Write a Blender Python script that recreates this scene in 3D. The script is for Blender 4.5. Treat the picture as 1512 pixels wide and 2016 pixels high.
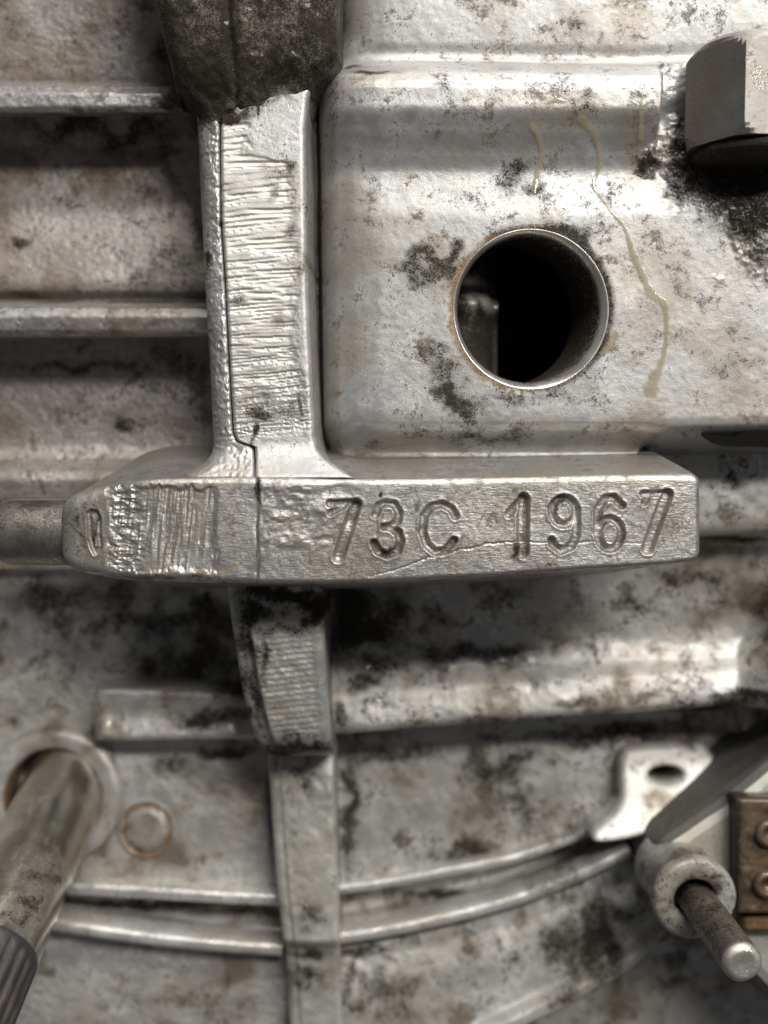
import bpy, bmesh, math
import numpy as np
from mathutils import Vector, Matrix

for o in list(bpy.data.objects):
    bpy.data.objects.remove(o)
scene = bpy.context.scene
COL = scene.collection

# ------------------------------------------------------------------ camera
# Working units are millimetres; everything is multiplied by MM when built.
MM = 0.001
S = 0.086            # mm per photograph pixel on the face of the stamped pad
D0 = 200.0           # camera distance to that face
cam = bpy.data.cameras.new("camera")
cam.sensor_fit = 'HORIZONTAL'
cam.sensor_width = 36.0
cam.lens = 36.0 * D0 / (1512 * S)
cam.clip_start = 0.005
cam.clip_end = 20.0
cam.dof.use_dof = True
cam.dof.focus_distance = (D0 + 5) * MM
cam.dof.aperture_fstop = 10.0
cam_ob = bpy.data.objects.new("camera", cam)
cam_ob.location = (0, -D0 * MM, 0)
cam_ob.rotation_euler = (math.pi / 2, 0, 0)
COL.objects.link(cam_ob)
scene.camera = cam_ob

# ------------------------------------------------------------------ light
world = bpy.data.worlds.new("World")
scene.world = world
world.use_nodes = True
bg = world.node_tree.nodes["Background"]
bg.inputs[0].default_value = (0.95, 0.96, 1.0, 1)
bg.inputs[1].default_value = 0.105


def area_light(name, loc, target, sx, sy, watts, color):
    l = bpy.data.lights.new(name, 'AREA')
    l.shape = 'RECTANGLE'
    l.size, l.size_y = sx, sy
    l.energy = watts
    l.color = color
    o = bpy.data.objects.new(name, l)
    o.location = loc
    d = Vector(target) - Vector(loc)
    o.rotation_euler = d.to_track_quat('-Z', 'Y').to_euler()
    COL.objects.link(o)
    return o


# two workshop ceiling tubes, plus an added overhead lamp for rim highlights
area_light("tube_light", (0.42, -0.85, 0.50), (0, 0, 0), 0.60, 0.10, 10.8, (1.0, 0.97, 0.92))
area_light("tube_light", (0.20, -0.50, 0.68), (0, 0, 0), 0.60, 0.07, 7.5, (1.0, 0.975, 0.935))
area_light("tube_light", (0.10, -0.10, 0.90), (0, 0, 0), 0.60, 0.07, 4.5, (1.0, 0.975, 0.935))  # added unseen lamp, put in for rim highlights

vs = scene.view_settings
vs.view_transform = 'Standard'
vs.look = 'None'
vs.exposure = -0.38
vs.gamma = 1.0

# ------------------------------------------------------------------ helpers
def X(px, d):
    return (np.asarray(px, float) - 756) * S * (1 + np.asarray(d, float) / D0)


def Z(py, d):
    return -(np.asarray(py, float) - 1008) * S * (1 + np.asarray(d, float) / D0)


def W(px, py, d):
    return np.array([float(X(px, d)), float(d), float(Z(py, d))])


def sstep(a, b, x):
    t = np.clip((x - a) / (b - a), 0, 1)
    return t * t * (3 - 2 * t)


def vnoise(x, y, seed=0):
    xi, yi = np.floor(x).astype(np.int64), np.floor(y).astype(np.int64)
    xf, yf = x - xi, y - yi

    def h(i, j):
        n = (i * 374761393 + j * 668265263 + seed * 1442695041) & 0x7fffffff
        n = ((n ^ (n >> 13)) * 1274126177) & 0x7fffffff
        return ((n ^ (n >> 16)) & 0xffff) / 65535.0
    u, v = xf * xf * (3 - 2 * xf), yf * yf * (3 - 2 * yf)
    return (h(xi, yi) * (1 - u) + h(xi + 1, yi) * u) * (1 - v) + (h(xi, yi + 1) * (1 - u) + h(xi + 1, yi + 1) * u) * v


def fbm(x, y, scale, octaves=4, seed=0):
    """about 0..1, mean .5"""
    x, y = np.asarray(x, float) / scale, np.asarray(y, float) / scale
    t, a, s = 0, 0.5, 0
    for k in range(octaves):
        t = t + a * vnoise(x + 17.3 * k, y - 9.1 * k, seed + k * 31)
        s += a
        a *= 0.5
        x, y = x * 2.03, y * 2.03
    return t / s


def curve(pts, x):
    p = np.array(pts, float)
    return np.interp(x, p[:, 0], p[:, 1])


def smooth_curve(pts, x):
    """monotone-ish cubic (pchip like) through pts"""
    p = np.array(pts, float)
    xs, ys = p[:, 0], p[:, 1]
    h = np.diff(xs)
    dl = np.diff(ys) / h
    m = np.zeros_like(ys)
    for i in range(1, len(xs) - 1):
        if dl[i - 1] * dl[i] > 0:
            m[i] = 2 * dl[i - 1] * dl[i] / (dl[i - 1] + dl[i])
    m[0], m[-1] = dl[0], dl[-1]
    x = np.clip(x, xs[0], xs[-1])
    k = np.clip(np.searchsorted(xs, x) - 1, 0, len(h) - 1)
    t = (x - xs[k]) / h[k]
    t2, t3 = t * t, t * t * t
    return ((2 * t3 - 3 * t2 + 1) * ys[k] + (t3 - 2 * t2 + t) * h[k] * m[k]
            + (-2 * t3 + 3 * t2) * ys[k + 1] + (t3 - t2) * h[k] * m[k + 1])


def blobs(PX, PY, lst):
    g = np.zeros_like(PX, dtype=float)
    wx, wy = fbm(PX, PY, 46, 4, 611) - .5, fbm(PX, PY, 46, 4, 612) - .5
    for (x, y, rx, ry, s) in lst:
        a = 3.2 * min(rx, ry, 45)        # ragged outline, never a clean ellipse
        g = np.maximum(g, s * np.exp(-(((PX - x + a * wx) / rx) ** 2 + ((PY - y + a * wy) / ry) ** 2)))
    return g


def dist_poly(PX, PY, pts):
    d = np.full(PX.shape, 1e9)
    for (x0, y0), (x1, y1) in zip(pts[:-1], pts[1:]):
        dx, dy = x1 - x0, y1 - y0
        L = dx * dx + dy * dy + 1e-9
        t = np.clip(((PX - x0) * dx + (PY - y0) * dy) / L, 0, 1)
        d = np.minimum(d, np.hypot(PX - x0 - t * dx, PY - y0 - t * dy))
    return d


def link(name, me, mat, parent):
    o = bpy.data.objects.new(name, me)
    COL.objects.link(o)
    if mat:
        me.materials.append(mat)
    if parent:
        o.parent = parent
    return o


def grid_object(name, P, mat, parent=None, attrs=None, keep=None, wrap=False):
    """P[rows, cols, 3] in mm -> smooth quad mesh"""
    ny, nx = P.shape[:2]
    me = bpy.data.meshes.new(name)
    idx = np.arange(ny * nx).reshape(ny, nx)
    if wrap:
        idx = np.concatenate([idx, idx[:, :1]], axis=1)
    a, b, c, d = idx[:-1, :-1], idx[1:, :-1], idx[1:, 1:], idx[:-1, 1:]
    q = np.stack([a, b, c, d], -1).reshape(-1, 4)
    if keep is not None:
        q = q[keep.reshape(-1)]
    nf = len(q)
    me.vertices.add(ny * nx)
    me.vertices.foreach_set("co", (P.reshape(-1, 3) * MM).astype(np.float32).ravel())
    me.loops.add(nf * 4)
    me.loops.foreach_set("vertex_index", q.astype(np.int32).ravel())
    me.polygons.add(nf)
    me.polygons.foreach_set("loop_start", np.arange(0, nf * 4, 4, dtype=np.int32))
    me.polygons.foreach_set("use_smooth", np.ones(nf, dtype=bool))
    me.update(calc_edges=True)
    me.validate()
    for k, v in (attrs or {}).items():
        at = me.attributes.new(k, 'FLOAT', 'POINT')
        at.data.foreach_set("value", np.asarray(v, np.float32).ravel())
    return link(name, me, mat, parent)


def lattice(x0, x1, y0, y1, step):
    nx, ny = int(round((x1 - x0) / step)) + 1, int(round((y1 - y0) / step)) + 1
    return np.meshgrid(np.linspace(x0, x1, nx), np.linspace(y0, y1, ny))


def world_pts(PX, PY, D, dref):
    """x, z on the scale of the plane at dref, depth D: a straight relief"""
    return np.stack([X(PX, dref), D, Z(PY, dref)], -1)


def relief(name, PX, PY, D, dref, mat, parent, attrs=None, skirts=None, keep=None):
    """relief with side walls; skirts[side] = (dpx, dpy, depth, n) of the wall's foot"""
    P = world_pts(PX, PY, D, dref)
    A = {k: np.asarray(v, float) + np.zeros_like(PX) for k, v in (attrs or {}).items()}
    for side in ('top', 'bottom', 'left', 'right'):
        if not skirts or side not in skirts:
            continue
        dx, dy, db, n = skirts[side][:4]
        gr = skirts[side][4] if len(skirts[side]) > 4 else None
        ax = 0 if side in ('top', 'bottom') else 1
        first = side in ('top', 'left')
        E = P[:1] if (ax == 0 and first) else P[-1:] if ax == 0 else P[:, :1] if first else P[:, -1:]
        off = np.array([dx * S, 0, -dy * S])
        tgt = E + off
        tgt[..., 1] = np.maximum(db, E[..., 1] + 0.01)
        ts = np.linspace(0, 1, n + 1)[1:]
        rows = [E + (tgt - E) * t for t in ts]
        if first:
            rows = rows[::-1]
        R = np.concatenate(rows, ax)
        P = np.concatenate([R, P] if first else [P, R], ax)
        for k in A:
            e = A[k][:1] if (ax == 0 and first) else A[k][-1:] if ax == 0 else A[k][:, :1] if first else A[k][:, -1:]
            r = np.repeat(e, n, ax)
            if k == 'grime' and gr is not None:
                r = np.maximum(r, gr)
            A[k] = np.concatenate([r, A[k]] if first else [A[k], r], ax)
    return grid_object(name, P, mat, parent, A, keep)


def edge_round(t, r):
    """extra depth near an edge: t = distance from it (px), r = radius (px); result in mm"""
    u = np.clip(1 - t / r, 0, 1)
    return r * S * (1 - np.sqrt(np.clip(1 - u * u, 0, 1)))


def sweep_profile(name, prof, x0, x1, nx, dref, mat, parent, attr_fn=None, end_round=0.0, rough=0.0, seed=3, step=2.0, warp=None, soft=1.1):
    """prof = [(py, d), ...] swept straight along x from x0 to x1 (px at dref)"""
    p = np.array([[float(Z(a, b)), b, a] for a, b in prof])
    seg = np.r_[0, np.cumsum(np.hypot(np.diff(p[:, 0]), np.diff(p[:, 1])))]
    n = max(8, int(seg[-1] / (step * S)))
    s = np.linspace(0, seg[-1], n)
    z, d, py = (np.interp(s, seg, p[:, k]) for k in range(3))
    k = max(1, int(soft / (seg[-1] / n)))
    ker = np.hanning(2 * k + 3)
    ker /= ker.sum()

    def sm(a):
        m = len(ker) // 2
        b = np.r_[2 * a[0] - a[m:0:-1], a, 2 * a[-1] - a[-2:-m - 2:-1]]
        return np.convolve(b, ker, 'valid')
    z, d, py = sm(z), sm(d), sm(py)
    xs = np.linspace(x0, x1, nx)
    PXg, ZZ = np.meshgrid(xs, z)
    DD = np.repeat(d[:, None], nx, 1)
    PYg = np.repeat(py[:, None], nx, 1)
    SS = np.repeat(s[:, None], nx, 1) / S
    if warp is not None:
        ZZ, DD = warp(PXg, PYg, ZZ, DD)
    if end_round:
        u = np.clip((PXg - (x1 - end_round)) / end_round, 0, 1)
        f = np.sqrt(np.clip(1 - u * u, 0, 1))
        dm = d.max()
        DD = dm + (DD - dm) * f
        ZZ = ZZ.mean(0) + (ZZ - ZZ.mean(0)) * (0.55 + 0.45 * f)
    if rough:
        DD = DD + rough * (fbm(PXg, SS, 9, 3, seed) - 0.5)
        DD = DD + 2.5 * rough * (fbm(PXg, SS, 70, 2, seed + 5) - 0.5)
    P = np.stack([X(PXg, dref), DD, ZZ], -1)
    A = attr_fn(PXg, PYg) if attr_fn else None
    return grid_object(name, P, mat, parent, A)


def frame(axis):
    a = np.asarray(axis, float)
    a = a / np.linalg.norm(a)
    up = np.array([0, 0, 1.0]) if abs(a[2]) < 0.9 else np.array([1.0, 0, 0])
    u = np.cross(up, a)
    u /= np.linalg.norm(u)
    return a, u, np.cross(a, u)


def lathe(name, origin, axis, prof, mat, parent=None, n=72, attr_fn=None, flute=None):
    """prof = [(along, radius), ...] in mm about an axis"""
    a, u, v = frame(axis)
    th = np.linspace(0, 2 * math.pi, n, endpoint=False)
    P = np.zeros((len(prof), n, 3))
    for i, (l, r) in enumerate(prof):
        rr = np.full(n, r) if flute is None else r * flute(th, l)
        P[i] = origin + a * l + np.outer(rr * np.cos(th), u) + np.outer(rr * np.sin(th), v)
    return grid_object(name, P, mat, parent, attr_fn(P) if attr_fn else None, wrap=True)


def sweep_path(name, pts, half_w, height, dref, mat, parent, attrs=None, flat=0.35, n=90, taper=0.0, m=12):
    """rounded bar lying on the wall at dref along a pixel path; stands `height` mm proud.
    half_w in px at dref. Section: half rounded rectangle that is sunk into the wall."""
    p = np.array(pts, float)
    seg = np.r_[0, np.cumsum(np.hypot(*np.diff(p, axis=0).T))]
    s = np.linspace(0, seg[-1], n)
    cx = smooth_curve(np.c_[seg, p[:, 0]], s)
    cy = smooth_curve(np.c_[seg, p[:, 1]], s)
    tx, ty = np.gradient(cx), np.gradient(cy)
    L = np.hypot(tx, ty)
    nxv, nyv = ty / L, -tx / L
    ph = np.linspace(-math.pi / 2 - 0.25, math.pi / 2 + 0.25, m * 2 + 1)
    sx = np.sign(np.sin(ph)) * np.abs(np.sin(ph)) ** (1 - flat)
    sy = np.sign(np.cos(ph)) * np.abs(np.cos(ph)) ** (1 - flat)
    hw = half_w * (1 - taper * s / seg[-1])
    PX = cx[None, :] + sx[:, None] * hw[None, :] * nxv[None, :]
    PY = cy[None, :] + sx[:, None] * hw[None, :] * nyv[None, :]
    D = dref - sy[:, None] * height + 0 * PX + 0.5 * (fbm(PX, PY, 26, 3, 8) - 0.5)
    A = {k: f(PX, PY) for k, f in (attrs or {}).items()}
    return grid_object(name, world_pts(PX, PY, D, dref), mat, parent, A)


def plate(name, outer, hole, dfun, thick, mat, parent, bevel=0.5, back_shift=(0, 0), side=None):
    """flat plate cut to an outline (px), optional hole, depth by dfun(px, py), extruded back"""
    bm = bmesh.new()

    def ring(pts, off, dx=0, dy=0):
        out = []
        for x, y in pts:
            d = dfun(x, y)
            out.append(bm.verts.new((Vector(W(x, y, d)) + Vector((dx * S, off, -dy * S))) * MM))
        return out
    loops = [outer] + ([hole] if hole else [])
    fr, bk = [], []
    for k, lp in enumerate(loops):
        fr.append(ring(lp, 0))
        bk.append(ring(lp, thick, *back_shift))
    edges = []
    for vsr in fr:
        for i in range(len(vsr)):
            edges.append(bm.edges.new((vsr[i], vsr[(i + 1) % len(vsr)])))
    bmesh.ops.triangle_fill(bm, edges=edges, use_beauty=True)
    for f_, b_ in zip(fr, bk):
        n = len(f_)
        for i in range(n):
            bm.faces.new((f_[i], f_[(i + 1) % n], b_[(i + 1) % n], b_[i]))
    bmesh.ops.recalc_face_normals(bm, faces=bm.faces)
    me = bpy.data.meshes.new(name)
    if bevel:
        fe = [e for e in edges if e.is_valid]
        bmesh.ops.bevel(bm, geom=fe, offset=bevel * MM, segments=3, affect='EDGES', profile=0.5)
    for f in bm.faces:
        f.smooth = False
    bm.to_mesh(me)
    bm.free()
    o = link(name, me, mat, parent)
    if side:
        me.materials.append(side)
        for p_ in me.polygons:
            if abs(p_.normal.y) < 0.8:
                p_.material_index = 1
    return o


def smooth_loop(pts, n=10):
    """closed Catmull-Rom through pts"""
    out = []
    N = len(pts)
    for i in range(N):
        p0, p1, p2, p3 = (np.array(pts[(i + k) % N], float) for k in (-1, 0, 1, 2))
        for t in np.linspace(0, 1, n, endpoint=False):
            out.append(tuple(0.5 * (2 * p1 + (p2 - p0) * t + (2 * p0 - 5 * p1 + 4 * p2 - p3) * t * t
                                    + (-p0 + 3 * p1 - 3 * p2 + p3) * t ** 3)))
    return out


def empty(name, loc, label, category):
    o = bpy.data.objects.new(name, None)
    COL.objects.link(o)
    o.empty_display_size = 0.01
    o['label'] = label
    o['category'] = category
    return o


# ------------------------------------------------------------------ materials
class NT:
    def __init__(self, name):
        self.mat = bpy.data.materials.new(name)
        self.mat.use_nodes = True
        self.t = self.mat.node_tree
        self.bsdf = self.t.nodes["Principled BSDF"]

    def n(self, typ, **kw):
        nd = self.t.nodes.new(typ)
        for k, v in kw.items():
            setattr(nd, k, v)
        return nd

    def put(self, sock, v):
        if isinstance(v, bpy.types.NodeSocket):
            self.t.links.new(v, sock)
        elif isinstance(v, (tuple, list)) and len(v) == 3 and sock.type == 'RGBA':
            sock.default_value = (*v, 1)
        else:
            sock.default_value = v

    def math(self, op, a, b=0.0, clamp=False):
        nd = self.n('ShaderNodeMath', operation=op, use_clamp=clamp)
        self.put(nd.inputs[0], a)
        self.put(nd.inputs[1], b)
        return nd.outputs[0]

    def mix(self, f, a, b):
        nd = self.n('ShaderNodeMix', data_type='RGBA')
        self.put(nd.inputs[0], f)
        self.put(nd.inputs[6], a)
        self.put(nd.inputs[7], b)
        return nd.outputs[2]

    def ramp(self, v, a, b):
        nd = self.n('ShaderNodeMapRange', interpolation_type='SMOOTHSTEP')
        self.put(nd.inputs[0], v)
        self.put(nd.inputs[1], a)
        self.put(nd.inputs[2], b)
        return nd.outputs[0]

    def coords(self, scale=(1, 1, 1)):
        tc = self.n('ShaderNodeTexCoord')
        mp = self.n('ShaderNodeMapping')
        mp.inputs['Scale'].default_value = tuple(1000.0 * s for s in scale)
        self.t.links.new(tc.outputs['Object'], mp.inputs[0])
        return mp.outputs[0]

    def noise(self, vec, scale, detail=5, rough=0.55, dist=0.0):
        nd = self.n('ShaderNodeTexNoise')
        self.put(nd.inputs['Vector'], vec)
        nd.inputs['Scale'].default_value = scale
        nd.inputs['Detail'].default_value = detail
        nd.inputs['Roughness'].default_value = rough
        nd.inputs['Distortion'].default_value = dist
        return nd.outputs[0]

    def attr(self, name):
        nd = self.n('ShaderNodeAttribute', attribute_name=name)
        return nd.outputs['Fac']


def alu(name, tint=(0.58, 0.57, 0.55), rough=0.42, metal=0.72, speck=0.5, speck_scale=1.0, bump=0.5, grain=1.0,
        streak=None, base_grime=0.0, blotch=0.25, coat=0.0, film_amt=0.25):
    m = NT(name)
    co = m.coords()
    n1 = m.noise(co, 0.22 * speck_scale, 6, 0.64, 0.3)
    n2 = m.noise(co, 1.15 * speck_scale, 5, 0.66, 0.4)
    n3 = m.noise(co, 5.5 * grain, 2, 0.6)
    n4 = m.noise(co, 0.075, 2, 0.5)
    # casting skin: paler and darker areas, oxide specks, pits
    lo = tuple(c * (1 - blotch) for c in tint)
    hi = tuple(min(0.9, c * (1 + 0.35 * blotch)) for c in tint)
    col = m.mix(m.ramp(n1, 0.36, 0.66), lo, hi)
    warm = (tint[0] * 0.95, tint[1] * 0.88, tint[2] * 0.78)
    col = m.mix(m.math('MULTIPLY', m.ramp(n4, 0.42, 0.7), 0.55), col, warm)
    n5 = m.noise(co, 4.2 * speck_scale, 3, 0.62)
    sv = m.math('ADD', m.math('MULTIPLY', n1, 0.62), m.math('MULTIPLY', n2, 0.38))
    sv = m.math('ADD', sv, m.math('MULTIPLY', n5, 0.34))
    sv = m.math('ADD', sv, m.math('MULTIPLY', m.attr('speck'), 0.10))
    th = 0.795 - 0.15 * speck
    sp = m.ramp(sv, th, th + 0.12)
    pits = m.ramp(m.math('ADD', n5, m.math('MULTIPLY', n1, 0.35)), 0.90 - 0.08 * speck, 0.95 - 0.06 * speck)
    sp = m.math('MULTIPLY', m.math('MAXIMUM', sp, pits), m.math('SUBTRACT', 1.0, m.math('MULTIPLY', m.attr('fresh'), 0.55)))
    col = m.mix(m.math('MULTIPLY', sp, 0.85), col, (0.05, 0.045, 0.043))
    film = m.ramp(m.math('ADD', n4, m.math('MULTIPLY', m.math('SUBTRACT', n1, 0.5), 0.8)), 0.44, 0.72)
    col = m.mix(m.math('MULTIPLY', film, film_amt), col, (0.165, 0.125, 0.085))
    # freshly cut metal, and the lit spot painted on the gear
    fr = m.attr('fresh')
    col = m.mix(m.math('MULTIPLY', fr, 0.7), col, (0.70, 0.67, 0.61))
    # caked dirt with a shape of its own, plus some shade painted in
    ga = m.math('MULTIPLY', m.attr('grime'), 1.5)
    ga = m.math('ADD', ga, base_grime)
    smear = m.ramp(m.math('ADD', ga, m.math('MULTIPLY', m.math('SUBTRACT', n1, 0.5), 0.6)), 0.14, 1.0)
    col = m.mix(m.math('MULTIPLY', smear, 0.84), col, (0.042, 0.033, 0.022))
    gn = m.math('ADD', m.math('MULTIPLY', n5, 0.6), m.math('MULTIPLY', n2, 0.4))
    gn = m.math('ADD', gn, m.math('MULTIPLY', m.math('SUBTRACT', n1, 0.5), 0.20))
    lo_ = m.math('SUBTRACT', 0.655, m.math('MULTIPLY', ga, 0.27))
    gm = m.ramp(m.math('SUBTRACT', gn, lo_), -0.015, 0.10)
    gm = m.math('MULTIPLY', gm, m.ramp(ga, 0.02, 0.14))
    gcol = m.mix(m.ramp(n3, 0.35, 0.65), (0.010, 0.009, 0.007), (0.040, 0.031, 0.021))
    col = m.mix(m.math('MULTIPLY', gm, 0.95), col, gcol)
    rv = m.math('ADD', m.attr('rust'), m.math('MULTIPLY', m.math('SUBTRACT', n2, 0.5), 1.1))
    rm = m.ramp(rv, 0.42, 0.7)
    rcol = m.mix(m.ramp(n3, 0.4, 0.6), (0.16, 0.075, 0.018), (0.33, 0.19, 0.045))
    col = m.mix(m.math('MULTIPLY', rm, 0.7), col, rcol)
    m.put(m.bsdf.inputs['Base Color'], col)
    dirt = m.math('MAXIMUM', gm, m.math('MULTIPLY', sp, 0.75))
    dirt = m.math('MAXIMUM', dirt, m.math('MULTIPLY', smear, 0.75))
    dirt = m.math('MAXIMUM', dirt, m.math('MULTIPLY', rm, 0.6))
    met = m.math('MULTIPLY', m.math('SUBTRACT', 1.0, dirt), metal)
    m.put(m.bsdf.inputs['Metallic'], met)
    rg = m.math('ADD', m.math('MULTIPLY', m.math('SUBTRACT', n1, 0.5), 0.35), rough)
    rg = m.math('ADD', rg, m.math('MULTIPLY', dirt, 0.22))
    rg = m.math('ADD', rg, m.math('MULTIPLY', fr, 0.06))
    wet = m.attr('wet')
    rg = m.math('SUBTRACT', rg, m.math('MULTIPLY', wet, 0.12), clamp=True)
    m.put(m.bsdf.inputs['Roughness'], rg)
    m.put(m.bsdf.inputs['Specular IOR Level'], m.math('SUBTRACT', 0.5, m.math('MULTIPLY', gm, 0.38)))
    m.put(m.bsdf.inputs['Coat Weight'], m.math('ADD', m.math('MULTIPLY', wet, 0.9), coat, clamp=True))
    m.bsdf.inputs['Coat Roughness'].default_value = 0.09
    # relief
    h = m.math('ADD', m.math('MULTIPLY', n3, 0.75), m.math('MULTIPLY', n2, 0.22))
    h = m.math('SUBTRACT', h, m.math('MULTIPLY', sp, 0.25))
    h = m.math('ADD', h, m.math('MULTIPLY', gm, 0.45))
    if streak:
        cs = m.coords(streak)
        st = m.noise(cs, 1.0, 4, 0.6)
        h = m.math('ADD', h, m.math('MULTIPLY', st, 1.3))
    bp = m.n('ShaderNodeBump')
    bp.inputs['Strength'].default_value = bump
    bp.inputs['Distance'].default_value = 0.00022
    m.t.links.new(h, bp.inputs['Height'])
    m.t.links.new(bp.outputs[0], m.bsdf.inputs['Normal'])
    return m.mat


M = {}
M['box'] = alu('pale_cast_aluminium', (0.46, 0.455, 0.447), 0.41, 0.50, speck=0.72, bump=0.36, film_amt=0.42, base_grime=0.07, coat=0.15)
M['wall'] = alu('stained_cast_aluminium', (0.47, 0.43, 0.405), 0.40, 0.42, speck=0.85, bump=0.38, blotch=0.35, film_amt=0.75, base_grime=0.16, coat=0.15)
M['rib'] = alu('oily_rib_aluminium', (0.46, 0.445, 0.43), 0.32, 0.65, speck=0.8, bump=0.45, base_grime=0.12, film_amt=0.5)
M['flange'] = alu('flange_aluminium', (0.50, 0.49, 0.475), 0.40, 0.55, speck=0.5, bump=0.4)
M['pad'] = alu('stamped_pad_aluminium', (0.48, 0.465, 0.445), 0.36, 0.72, speck=0.7, base_grime=0.08, speck_scale=1.35, bump=0.32, streak=(0.6, 0.6, 3.2))
M['low'] = alu('dirty_lower_aluminium', (0.70, 0.685, 0.65), 0.40, 0.36, speck=0.66, speck_scale=0.8, bump=0.45, blotch=0.35, film_amt=0.8, base_grime=0.15, coat=0.15)
M['ridge'] = alu('worn_ridge_aluminium', (0.74, 0.73, 0.70), 0.34, 0.5, speck=0.5, bump=0.4, film_amt=0.4, base_grime=0.08, coat=0.3)
M['lowflange'] = alu('lower_flange_aluminium', (0.64, 0.63, 0.59), 0.42, 0.42, speck=0.6, bump=0.45, base_grime=0.12, film_amt=0.5)
M['bolt'] = alu('brushed_bolt_steel', (0.36, 0.345, 0.325), 0.30, 0.85, speck=0.45, bump=0.45, base_grime=0.12, streak=(0.25, 0.25, 10.0), blotch=0.2)
M['pin'] = alu('dull_pin_steel', (0.30, 0.28, 0.265), 0.3, 0.85, speck=0.75, bump=0.4, coat=0.3)
M['shaft'] = alu('polished_shaft_steel', (0.60, 0.57, 0.50), 0.24, 0.9, speck=0.35, bump=0.2, blotch=0.3)
M['bore'] = alu('machined_bore_aluminium', (0.66, 0.64, 0.61), 0.28, 0.75, speck=0.15, bump=0.15)
M['rustlid'] = alu('brown_corroded_metal', (0.13, 0.085, 0.05), 0.5, 0.4, speck=0.7, bump=0.6)
M['stud'] = alu('corroded_stud_steel', (0.32, 0.29, 0.26), 0.32, 0.75, speck=0.9, bump=0.6)


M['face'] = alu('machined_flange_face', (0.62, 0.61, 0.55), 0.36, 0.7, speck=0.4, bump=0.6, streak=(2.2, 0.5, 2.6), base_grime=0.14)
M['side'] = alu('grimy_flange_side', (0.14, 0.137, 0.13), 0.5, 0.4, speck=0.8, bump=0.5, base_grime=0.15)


def plain(name, col, rough, metal=0.0, bump=0.0, coat=0.0, scale=2.0):
    m = NT(name)
    co = m.coords()
    n = m.noise(co, scale, 5, 0.6)
    m.put(m.bsdf.inputs['Base Color'], m.mix(n, tuple(c * 0.6 for c in col), tuple(c * 1.35 for c in col)))
    m.bsdf.inputs['Roughness'].default_value = rough
    m.bsdf.inputs['Metallic'].default_value = metal
    m.bsdf.inputs['Coat Weight'].default_value = coat
    bp = m.n('ShaderNodeBump')
    bp.inputs['Strength'].default_value = bump
    bp.inputs['Distance'].default_value = 0.0003
    m.t.links.new(n, bp.inputs['Height'])
    m.t.links.new(bp.outputs[0], m.bsdf.inputs['Normal'])
    return m.mat


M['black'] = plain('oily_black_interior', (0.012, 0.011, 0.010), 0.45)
M['rubber'] = plain('black_rubber', (0.007, 0.007, 0.007), 0.6, bump=0.5)
M['coupling'] = alu('greasy_coupling_steel', (0.09, 0.09, 0.09), 0.42, 0.6, speck=0.8, bump=0.6, base_grime=0.3)
M['backdrop'] = plain('dim_workshop_wall', (0.10, 0.098, 0.092), 0.8, scale=0.02)


def oil_material():
    m = NT('dried_honey_oil')
    co = m.coords()
    n = m.noise(co, 0.6, 4, 0.6)
    m.put(m.bsdf.inputs['Base Color'], m.mix(n, (0.30, 0.25, 0.13), (0.50, 0.44, 0.29)))
    m.bsdf.inputs['Roughness'].default_value = 0.16
    m.bsdf.inputs['Coat Weight'].default_value = 0.6
    a = m.attr('edge')
    n2 = m.noise(co, 1.4, 5, 0.6)
    al = m.ramp(m.math('ADD', a, m.math('MULTIPLY', m.math('SUBTRACT', n2, 0.5), 0.7)), 0.1, 0.85)
    m.put(m.bsdf.inputs['Alpha'], m.math('MULTIPLY', al, 0.55))
    return m.mat


M['oil'] = oil_material()

# ------------------------------------------------------------------ setting
bgme = bpy.data.meshes.new("background")
bgme.from_pydata([(-1.5, 0.42, -1.5), (1.5, 0.42, -1.5), (1.5, 0.42, 1.5), (-1.5, 0.42, 1.5)], [], [(0, 1, 2, 3)])
bgo = link("background", bgme, M['backdrop'], None)
bgo['kind'] = 'structure'

casing = empty('gearbox_casing', (0, 0, 0),
               'stained silver cast aluminium gearbox casing stamped 73C 1967 with a round threaded hole', 'gearbox')

# ------------------------------------------------------------------ left-hand wall and its two ribs
def wall_attr(PX, PY):
    g = blobs(PX, PY, [(40, 470, 22, 16, .55), (330, 550, 60, 40, .3), (240, 830, 20, 24, .6), (60, 640, 300, 10, .35),
                       (200, 258, 260, 34, .42), (340, 700, 90, 60, .28), (150, 720, 160, 16, .4), (20, 60, 60, 50, .32), (340, 130, 30, 60, .4)])  # long bands under the ribs deepen their shadow in colour; the rest is dirt
    r = blobs(PX, PY, [(375, 480, 22, 160, .55), (385, 750, 25, 110, .5), (360, 270, 30, 60, .4)])  # red-brown strips imitate the reflection on the flange's shaded side
    w = blobs(PX, PY, [(150, 590, 300, 16, .7), (100, 930, 260, 22, .7)])
    return {'grime': g, 'rust': r, 'wet': w}


wall_prof = [(-360, 23), (-70, 27), (100, 28.5), (150, 29), (175, 29.5), (230, 31), (290, 32.5), (380, 32.5), (480, 30.5), (555, 29.5), (572, 30.0), (584, 32.5),
             (600, 33), (690, 34), (760, 34.5), (880, 34.5), (905, 33.5), (925, 30.5), (945, 29.5), (985, 31), (1030, 38), (1120, 40)]
sweep_profile('case_wall', wall_prof, -420, 475, 340, 30, M['wall'], casing, wall_attr, rough=0.16, seed=11, step=2.5)


def rib_attr(PX, PY):
    w = sstep(0.40, 0.52, fbm(PX, PY, 60, 3, 77)) * 0.9 * sstep(40, 120, PX) + 0.2
    g = blobs(PX, PY, [(350, 185, 40, 30, .42), (20, 190, 60, 14, .3), (200, 640, 200, 10, .25), (300, 220, 80, 10, .3)])
    return {'wet': w, 'grime': g, 'speck': np.full_like(PX, .35)}


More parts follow.
